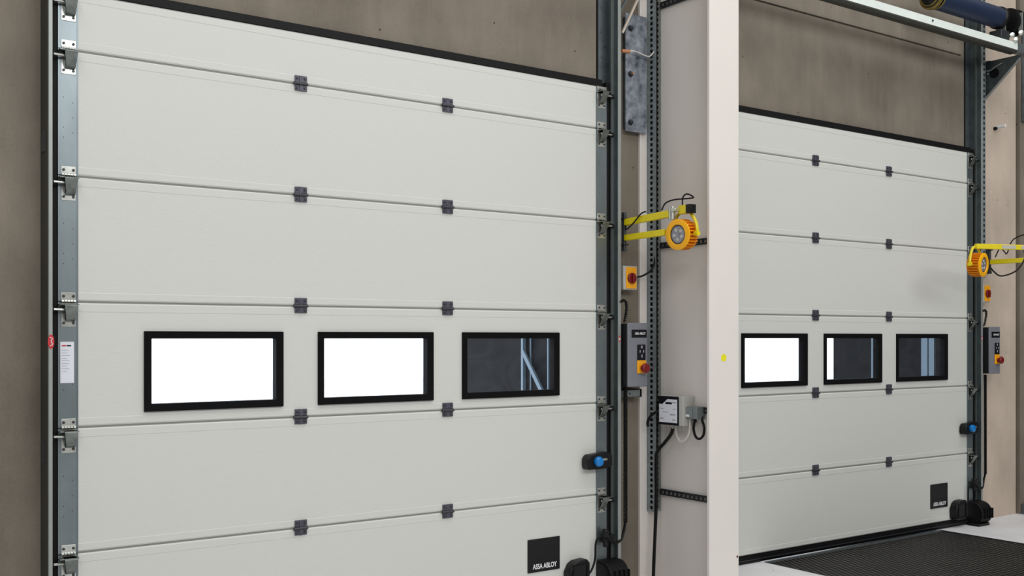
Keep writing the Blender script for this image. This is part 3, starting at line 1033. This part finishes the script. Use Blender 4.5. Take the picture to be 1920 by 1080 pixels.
# far lamp: first arm comes out of the wall, second folds back to the left
t = thing('dock_light', (4.245 + DX, 0, 2.02), 'far yellow dock light folded back beside the far door', 'dock light', 'yellow dock lights')
bx = 4.245 + DX
mount(t, bx + .09, -.022, 2.150)
E1 = Vector((8.26, -.80, 2.150))
bar(MB(), (bx + .10, -.030, 2.130), (E1.x, E1.y, 2.130), .028, .038).build('lower_arm', 'yellow', t, bevel=.003)
LC = Vector((7.335, -.500, 2.045))
LN = Vector((.16, -.98, -.06))
yc = LC - LN.normalized() * .055
bar(MB(), (E1.x, E1.y, 2.185), (yc.x, yc.y, 2.185), .028, .038).build('upper_arm', 'yellow', t, bevel=.003)
fr = Vector((E1.x, E1.y, 2.185)); to = Vector((yc.x, yc.y, 2.185)); dd = (to - fr)
sdn = dd.normalized().cross(Vector((0, 0, 1)))
if sdn.y > 0: sdn = -sdn
for a_, b_ in ((.52, .61), (.66, .78)):
    bar(MB(), fr + dd * a_ + sdn * .0148, fr + dd * b_ + sdn * .0148, .0012, .026).build('arm_sticker', 'lgrey', t)
MB().cyl((E1.x, E1.y, 2.09), (E1.x, E1.y, 2.23), .018, 12).build('elbow_pivot', 'bolt', t)
yk = MB()
sv = Vector((.987, .161, 0))
for s_ in (-1, 1):
    yk.tube([yc + Vector((0, 0, .130)), yc + sv * s_ * .045 + Vector((0, 0, .124)), yc + sv * s_ * .085 + Vector((0, 0, .075)),
             yc + sv * s_ * .100 + Vector((0, 0, .03)), yc + sv * s_ * .098 + Vector((0, 0, -.008))], .0095, 6)
    yk.cyl(yc + sv * s_ * .085, yc + sv * s_ * .112, .015, 10)
yk.build('yoke', 'yellow', t)
lamp_head(t, LC, LN)
MB().tube([(8.19, -.10, 2.165), (8.19, -.14, 2.235), (8.19, -.18, 2.20), (8.19, -.20, 2.19), (8.2, -.25, 2.30), (8.21, -.40, 2.33), (8.22, -.6, 2.26), (8.22, -.78, 2.20)], .0048, 7).build('lamp_cable', 'bcable', t)
MB().tube([(7.72, -.60, 2.165), (7.725, -.60, 2.10), (7.66, -.57, 2.01), (7.55, -.52, 1.97), (7.50, -.49, 2.00), (7.46, -.47, 2.05)], .006, 7).build('lamp_cable', 'bcable', t)

# ------------------------------------------------------------------ boxes and cables on the column web
t = thing('labelled_box', (4.50, -.21, .98), 'light grey wall box with a black-framed printed label on the column', 'electrical box')
fx = 4.452
MB().box(fx, wx - .006, -.322, -.112, .985, 1.160).build('housing', 'lgrey', t, bevel=.004)
lbx = MB().box(fx - .004, fx, -.288, -.112, .985, 1.158).build('label_frame', 'ink', t, bevel=.002)
MB().box(fx - .005, fx - .0035, -.276, -.122, 1.000, 1.140).build('label_sheet', 'paper', lbx)
MB().prism([(-.120, 1.141), (-.195, 1.141), (-.148, 1.108), (-.120, 1.112)], 'x', fx - .0056, fx - .0048).build('corner_print', 'ink', lbx)
MB().box(fx - .0058, fx - .0048, -.232, -.178, 1.110, 1.122).build('title_print', 'ink', lbx)
for (ya, yb, za, zb) in ((-.268, -.235, 1.118, 1.124), (-.16, -.135, 1.080, 1.084), (-.265, -.240, 1.080, 1.084), (-.262, -.215, 1.045, 1.052), (-.16, -.13, 1.020, 1.026), (-.265, -.235, 1.015, 1.020), (-.2, -.15, 1.06, 1.063)):
    MB().box(fx - .0056, fx - .0048, ya, yb, za, zb).build('print_line', 'inkg', lbx)
for y_ in (-.15, -.185, -.215, -.25, -.28):
    MB().cyl((4.50, y_, .960), (4.50, y_, .985), .0085, 10).build('cable_gland', 'lgrey', t)

t = thing('junction_box', (4.515, -.36, 1.03), 'small grey junction box on the column, right of the labelled box', 'electrical box')
MB().box(4.478, wx - .006, -.408, -.300, 1.030, 1.102).build('housing', 'jgrey', t, bevel=.004)
MB().box(4.472, 4.478, -.375, -.305, 1.036, 1.096).build('cover', 'jgrey', t, bevel=.003)
MB().box(4.470, 4.4725, -.352, -.325, 1.042, 1.056).build('sticker', 'white', t)
MB().cyl((4.50, -.330, 1.006), (4.50, -.330, 1.032), .0085, 10).build('cable_gland', 'lgrey', t)
MB().cyl((4.50, -.372, 1.01), (4.50, -.372, 1.032), .011, 10).build('cable_gland', 'black', t)

tag(MB().tube([(4.50, -.215, .962), (4.495, -.222, .93), (4.49, -.250, .895), (4.49, -.280, .890), (4.495, -.315, .92), (4.50, -.328, .96), (4.50, -.330, 1.006)], .0062, 8)
    .build('power_cable', 'wcable', org=(4.5, -.27, .9)), 'white cable looping between the two boxes on the column', 'cable')
tag(MB().tube([(4.50, -.366, 1.010), (4.50, -.360, .97), (4.50, -.378, .925), (4.50, -.41, .915), (4.50, -.440, .94), (4.505, -.442, .985), (4.52, -.412, 1.02), (4.53, -.40, 1.05)], .0078, 8)
    .build('power_cable', 'bcable', org=(4.5, -.4, .92)), 'black cable looping under the small grey junction box', 'cable')
tag(MB().tube([(4.50, -.185, .962), (4.50, -.17, .925), (4.495, -.12, .87), (4.49, -.06, .81), (4.49, -.05, .74), (4.49, -.05, .5), (4.485, -.045, .3), (4.475, -.045, .12), (4.47, -.045, .008)], .0105, 8)
    .build('power_cable', 'bcable', org=(4.49, -.05, 0)), 'thick black cable dropping from the labelled box to the floor', 'cable')
tag(MB().tube([(4.452, -.118, 1.06), (4.44, -.10, 1.055), (4.435, -.06, 1.03), (4.435, -.035, .995), (4.438, -.032, .965)], .0085, 8)
    .build('power_cable', 'bcable', org=(4.44, -.06, .97)), 'short black cable leaving the labelled box on its left', 'cable')
tag(MB().tube([(4.362, -.0, 1.88), (4.40, -.01, 1.885), (4.44, -.025, 1.905), (4.475, -.03, 1.935), (4.495, -.034, 1.985), (4.500, -.034, 2.05)], .0062, 8)
    .build('power_cable', 'bcable', org=(4.4, 0, 1.88)), 'black cable from the near isolator switch to the cable tray', 'cable')

# ------------------------------------------------------------------ overhead gear of the far door
t = thing('overhead_rail', (6.5, -.28, 3.78), 'pale zinc overhead rail crossing above the far door', 'rail')
MB().prism([(-.305, 3.800), (-.305, 3.853), (-.299, 3.858), (-.24, 3.858), (-.24, 3.853), (-.299, 3.848), (-.299, 3.800)], 'x', 4.85, 8.16).build('rail_face', 'rail', t)
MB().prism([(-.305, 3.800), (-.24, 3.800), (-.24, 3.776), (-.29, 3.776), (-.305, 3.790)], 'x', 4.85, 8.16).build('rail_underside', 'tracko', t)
dots('rail_bolt', [(6.05, -.305, 3.832), (7.0, -.305, 3.832)], .009, .007, 'bolt', t, 6)
MB().box(8.165, 8.5, -.300, -.235, 3.79, 3.865).build('rail_end', 'galv', t, bevel=.002)

t = thing('spring_shaft', (7.5, -.25, 4.03), 'dark blue sleeved torsion spring over the far door', 'torsion spring')
MB().lathe([(0, 0), (0, .076), (.004, .080), (.80, .080), (.804, .076), (.804, 0)], (7.145, -.250, 4.035), (1, 0, 0), 36).build('spring_sleeve', 'spring', t)
MB().lathe([(0, 0), (0, .062), (.02, .088), (.045, .088), (.05, .07), (.09, .05), (.09, 0)], (7.945, -.250, 4.035), (1, 0, 0), 32).build('end_collar', 'black', t)
mb = MB().lathe([(0, 0), (0, .05), (.03, .07), (.05, .088), (.075, .088), (.08, .06), (.095, .06), (.1, .08), (.125, .08), (.13, .04), (.13, 0)], (7.015, -.250, 4.035), (1, 0, 0), 32)
mb.build('winding_cone', 'black', t)
for x_, r_ in ((7.040, .074), (7.058, .092), (7.076, .092), (7.120, .084)):
    MB().lathe([(0, 0), (0, r_), (.006, r_ + .002), (.012, r_), (.012, 0)], (x_, -.250, 4.035), (1, 0, 0), 32).build('spring_coil', 'brass', t)
MB().cyl((4.9, -.250, 4.035), (8.6, -.250, 4.035), .0127, 14).build('shaft', 'galv', t)
dr = MB().lathe([(0, 0), (0, .085), (.006, .105), (.012, .105), (.02, .085), (.09, .085), (.096, .108), (.106, .108), (.11, 0)], (8.10, -.250, 4.03), (1, 0, 0), 36).build('cable_drum', 'black', t)
MB().box(8.060, 8.066, -.262, -.236, 3.90, 4.06).build('drum_fork', 'lip', dr, bevel=.001)
MB().box(8.160, 8.168, -.345, -.31, 3.94, 4.09).build('drum_fork', 'lip', dr, bevel=.001)
for p in ((8.085, -.30, 3.905), (8.15, -.335, 3.925), (8.12, -.31, 3.872)):
    MB().lathe([(0, 0), (0, .020), (.008, .022), (.014, .012), (.014, 0)], p, (-.55, -.8, 0), 8).build('drum_bolt', 'zinc', dr)
MB().box(7.93, 8.05, -.30, -.20, 3.862, 3.93).build('bearing_foot', 'bolt', t, bevel=.003)

t = thing('gusset_bracket', (8.22, -.14, 3.5), 'triangular galvanised gusset bracket carrying the overhead rail', 'bracket')
prof = [(WY - .02, 3.43), (WY - .02, 3.775), (-.300, 3.775), (-.300, 3.740)]
MB().prism(prof, 'x', 8.215, 8.219).build('gusset_plate', 'galvd', t)
mb = MB()
bar(mb, (8.205, WY - .015, 3.43), (8.205, -.300, 3.742), .022, .006)
mb.build('gusset_edge', 'lip', t)
MB().lathe([(0, 0), (0, .040), (.004, .040), (.004, 0)], (8.2145, -.078, 3.668), (-1, 0, 0), 24).build('gusset_hole', 'black', t)
MB().box(8.196, 8.2145, -.05, .05, 3.72, 3.775).build('gusset_foot', 'bolt', t)
MB().tube([(8.204, .0, 3.70), (8.204, -.05, 3.695), (8.204, -.09, 3.715), (8.204, -.15, 3.735)], .006, 6).build('tie_wire', 'zinc', t)
MB().cyl((8.2145, -.025, 3.672), (8.206, -.025, 3.672), .009, 8).build('gusset_bolt', 'zinc', t)

# perforated strip along the far track, black sheet added behind to darken its slots
tag(perforated(MB(), (8.148, -.015, 2.00), (0, 0, 1), (1, 0, 0), 3.6, .040, .024, .020, .26, -.0018).box(8.149, 8.187, -.0125, -.0120, 2.0, 5.6, 1).box(8.148, 8.151, -.014, WY - .006, 2.0, 5.6)
    .build('perforated_strip', ['tray', 'black'], org=(8.18, 0, 2.0)), 'long perforated steel strip beside the far door track', 'steel strip')

# small wall anchors
t = thing('wall_anchor', (8.457, 0, 3.27), 'small pale anchor stub on the wall right of the far track', 'anchor')
MB().cyl((8.457, WY - .004, 3.272), (8.457, -.035, 3.276), .013, 12).build('stub', 'white', t)
MB().cyl((8.435, WY - .004, 3.262), (8.435, .03, 3.262), .014, 12).build('plug', 'rubber', t)

# tall bracket on the right-hand strip
t = thing('wall_bracket', (8.84, 0, 3.3), 'tall galvanised bracket plate high on the right-hand wall strip', 'bracket')
MB().box(8.800, 9.02, .000, .024, 3.36, 4.1).build('plate', 'galvd', t, bevel=.002)
dots('plate_bolt', [(8.815, .0, z) for z in (3.40, 3.55, 3.68, 3.82)], .013, .01, 'bolt', t, 6)
t = thing('floor_rail_foot', (8.85, 0, 0), 'dark metal foot at the base of the right-hand wall strip', 'metal foot')
MB().box(8.800, 9.3, -.06, .023, 0, .018).box(8.800, 9.3, -.02, .023, .018, .085).build('foot_plate', 'galvd', t, bevel=.003)
MB().box(8.815, 9.25, -.024, -.02, .045, .058).build('foot_slot', 'black', t)


# ------------------------------------------------------------------ dock shelters outside
def shelter(x, y1, posts, diag, label, label2):
    t = thing('dock_shelter', (x, T + .3, -1.3), label, 'dock shelter')
    MB().box(x, x + .12, T + .002, y1, -1.3, 3.6).build('side_curtain', 'ldark', t)
    rx = CX + HW + (DX if x > 6 else 0)
    MB().box(rx - .006, rx, WY + .001, T, .02, 2.98).build('reveal_lining', 'ldark', t)
    for (yy, w_, px) in posts:
        MB().box(x - px, x - .001, yy - w_ / 2, yy + w_ / 2, -1.3, 3.6).build('post', 'lpost', t)
    if diag:
        mb = MB()
        bar(mb, (x - .03, diag[0], diag[1]), (x - .03, diag[2], diag[3]), .016, .03)
        mb.build('brace', 'lpost', t)
    return t


shelter(4.24, 2.05, [(.975, .022, .026), (.90, .008, .012), (.70, .012, .016), (.66, .012, .016)], (.96, 1.42, .70, 1.10),
        'dark dock shelter side seen through the right window of the near door', 0)
shelter(8.16, 1.47, [(1.035, .015, .02), (.505, .06, .03), (.425, .05, .05)], None,
        'dark dock shelter side seen through the two right windows of the far door', 0)
